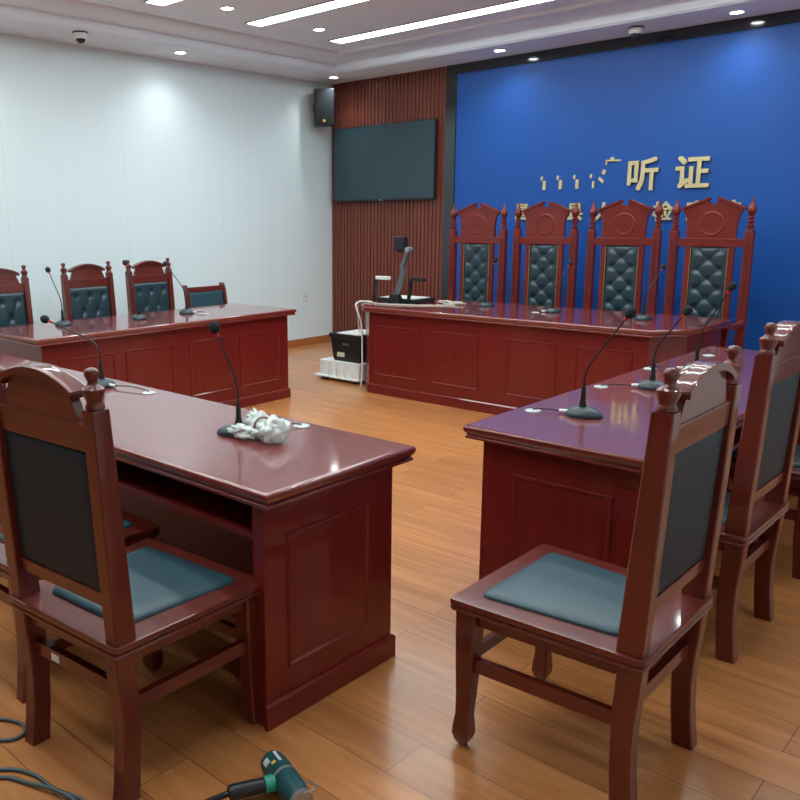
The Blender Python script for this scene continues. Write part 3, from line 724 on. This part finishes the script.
cabl('floor_cable', [(4.30, -6.60, .006), (4.55, -6.72, .006), (4.66, -6.70, .006), (4.722, -6.655, .006), (4.769, -6.640, .006), (4.815, -6.660, .006), (4.818, -6.700, .006), (4.785, -6.735, .006), (4.70, -6.775, .006), (4.55, -6.86, .006), (4.3, -7.0, .006)], .0055, M['cable'], 'grey cable loop on the floor at the left picture edge')
cabl('floor_cable', [(4.60, -7.10, .006), (4.88, -6.85, .006), (4.935, -6.762, .006), (5.012, -6.732, .006), (5.06, -6.728, .006), (5.108, -6.726, .006), (5.20, -6.690, .006), (5.32, -6.68, .006), (5.5, -6.85, .006)], .0055, M['cable'], 'upper of two grey cables on the floor in the bottom left corner')
cabl('floor_cable', [(4.70, -7.10, .006), (4.937, -6.799, .006), (5.026, -6.765, .006), (5.09, -6.744, .017), (5.17, -6.715, .017), (5.28, -6.72, .006), (5.4, -6.9, .006)], .0055, M['cable'], 'lower of two grey cables on the floor in the bottom left corner')
cabl('floor_cable', [(5.425, -6.525, .009), (5.39, -6.57, .006), (5.42, -6.64, .006), (5.52, -6.72, .006), (5.62, -6.95, .006)], .0045, M['black'], 'black power cord trailing from the hot-air gun handle')

# ------------------------------------------------------------------ wall-mounted items
tv = thing('wall_television', 'large flat dark television on the brown slatted wall', 'television', (.83, -.033, 2.115))
MB().box(-.735, -.068, -.42, .735, -.030, .42, .006).build('housing', M['black'], tv)
MB().box(-.722, -.0700, -.400, .722, -.0665, .407, .0008, 1).build('screen', M['screen'], tv)
MB().box(-.25, -.0305, -.2, .25, .0005, .2, .002).build('wall_bracket', M['black'], tv)
MB().box(-.02, -.0705, -.414, .02, -.0675, -.407).build('badge', M['silver'], tv)
sp = thing('wall_speaker', 'black loudspeaker hung high in the corner on the white left wall', 'speaker', (.19, -.35, 2.745), math.radians(42))
MB().box(-.115, -.10, -.20, .115, .09, .20, .012).build('cabinet', M['black'], sp)
MB().box(-.103, -.104, -.185, .103, -.098, .185, .004).build('grille', M['foam'], sp)
MB().box(-.015, -.1065, -.165, .015, -.1035, -.135, .001).build('badge', M['yellow'], sp)['label'] = 'small gold emblem'
MB().box(-.129, .05, -.04, -.099, .098, .04, .003).build('bracket', M['black'], sp)
so_ = thing('wall_socket', 'small white power socket low on the left wall near the corner', 'socket', (0, -.50, .59))
MB().box(.0, -.058, -.058, .012, .058, .058, .004).build('plate', M['white_pl'], so_)
MB().box(.0118, -.018, -.02, .0132, .018, .02, .0004, 1).build('socket_insert', M['grommet'], so_)
def dome(x, y, label):
    t = thing('dome_camera', label, 'security camera', (x, y, H), 0, 'ceiling dome cameras')
    MB().lathe([(.062, -.0002), (.064, -.006), (.062, -.012)], (0, 0, 0), 24).build('mount_ring', M['black'], t)
    MB().lathe([(.058, -.011), (.058, -.035), (.052, -.048), (.042, -.056)], (0, 0, 0), 24).build('shell', M['white_pl'], t)
    MB().lathe([(.041, -.053), (.038, -.072), (.026, -.086), (.010, -.092), (.002, -.0925)], (0, 0, 0), 24).build('lens_dome', M['gloss_black'], t)
dome(.488, -3.664, 'white dome security camera on ceiling edge above the left wall')
dome(3.778, -.36, 'white dome security camera on ceiling edge above the blue wall')

def strip(y, label, x0=1.18, x1=6.12):
    t = thing('strip_light', label, 'ceiling light', ((x0 + x1) / 2, y, 3.2), 0, 'recessed linear ceiling lights'); h = (x1 - x0) / 2; w = .085
    f = MB().box(-h - .015, -w - .015, -.012, h + .015, -w, -.0005).box(-h - .015, w, -.012, h + .015, w + .015, -.0005).box(-h - .015, -w, -.012, -h, w, -.0005).box(h, -w, -.012, h + .015, w, -.0005)
    f.build('frame', M['frame_metal'], t)
    MB().box(-h, -w, -.008, h, w, -.0005).build('diffuser', M['strip'], t)
for y, lb in ((-1.245, 'long strip light on the ceiling, nearest the blue wall'), (-2.33, 'long strip light on the ceiling, second from the blue wall'), (-3.4, 'strip light cut by the top picture edge, third from the blue wall'),
              (-4.48, 'ceiling strip light fourth from the blue wall'), (-5.56, 'ceiling strip light fifth from the blue wall'), (-6.64, 'ceiling strip light sixth from the blue wall'), (-7.72, 'ceiling strip light seventh from the blue wall')):
    strip(y, lb)
def down(x, y, z, label, watt=38):
    t = thing('downlight', label, 'ceiling light', (x, y, z), 0, 'round recessed downlights')
    MB().lathe([(.060, -.0003), (.060, -.006), (.050, -.008), (.048, -.004)], (0, 0, 0), 24).build('trim_ring', M['white_pl'], t)
    MB().lathe([(.002, -.0045), (.047, -.0045), (.047, -.0035)], (0, 0, 0), 24).build('lamp', M['lamp'], t)
    li = bpy.data.lights.new('downlight_beam', 'SPOT'); li.energy = watt; li.spot_size = math.radians(140); li.spot_blend = 1; li.shadow_soft_size = .035; li.color = (.93, .98, 1)
    o = bpy.data.objects.new('downlight_beam', li); COL.objects.link(o); o.parent = t; o.location = (0, 0, -.012)
names = {(.39, -.41): 'round downlight in the ceiling corner above the loudspeaker', (.37, -2.53): 'round downlight close to the left wall above the tufted chairs',
         (2.474, -.36): 'round downlight at the ceiling edge above the left side of the blue wall', (4.549, -.30): 'round downlight at the ceiling edge above the right side of the blue wall',
         (1.45, -2.87): 'round downlight in the ceiling tray between second and third strip lights', (1.43, -1.75): 'round downlight in the ceiling tray between first and second strip lights'}
for (x, y), lb in names.items(): down(x, y, 3.2 if x in (1.45, 1.43) else 3.05, lb, 24)
for x, y, lb in ((.37, -4.65, 'downlight near left wall beyond the left picture edge'), (.37, -6.77, 'downlight near left wall level with the camera'), (6.62, -.33, 'downlight in the far right ceiling corner'),
                 (6.9, -2.5, 'downlight near right wall, farthest along'), (6.9, -4.6, 'downlight near right wall beside the right desk')):
    down(x, y, 3.05, lb, 24)

# ------------------------------------------------------------------ camera
f, yaw, pitch, roll = 826.641, .77773, -.20702, -.01116
px, py = 301.852, 392.639
fw = Vector((-math.sin(yaw) * math.cos(pitch), math.cos(yaw) * math.cos(pitch), math.sin(pitch)))
rt = Vector((math.cos(yaw), math.sin(yaw), 0)); up = rt.cross(fw)
r2 = rt * math.cos(roll) + up * math.sin(roll); u2 = up * math.cos(roll) - rt * math.sin(roll)
cd = bpy.data.cameras.new('camera'); cd.sensor_width = 36; cd.sensor_fit = 'HORIZONTAL'; cd.lens = f * 36 / 800
cd.shift_x = (400 - px) / 800; cd.shift_y = -(400 - py) / 800; cd.clip_start = .05
co = bpy.data.objects.new('camera', cd); COL.objects.link(co)
mm = Matrix((r2, u2, -fw)).transposed().to_4x4(); mm.translation = (6.96242, -7.64655, 1.5012)
co.matrix_world = mm
S.camera = co
w = bpy.data.worlds.new('world'); w.use_nodes = True; w.node_tree.nodes['Background'].inputs[0].default_value = (.02, .02, .025, 1); S.world = w
S.view_settings.view_transform = 'Standard'; S.view_settings.look = 'None'; S.view_settings.gamma = 1; S.view_settings.use_curve_mapping = False
S.view_settings.exposure = 0.0
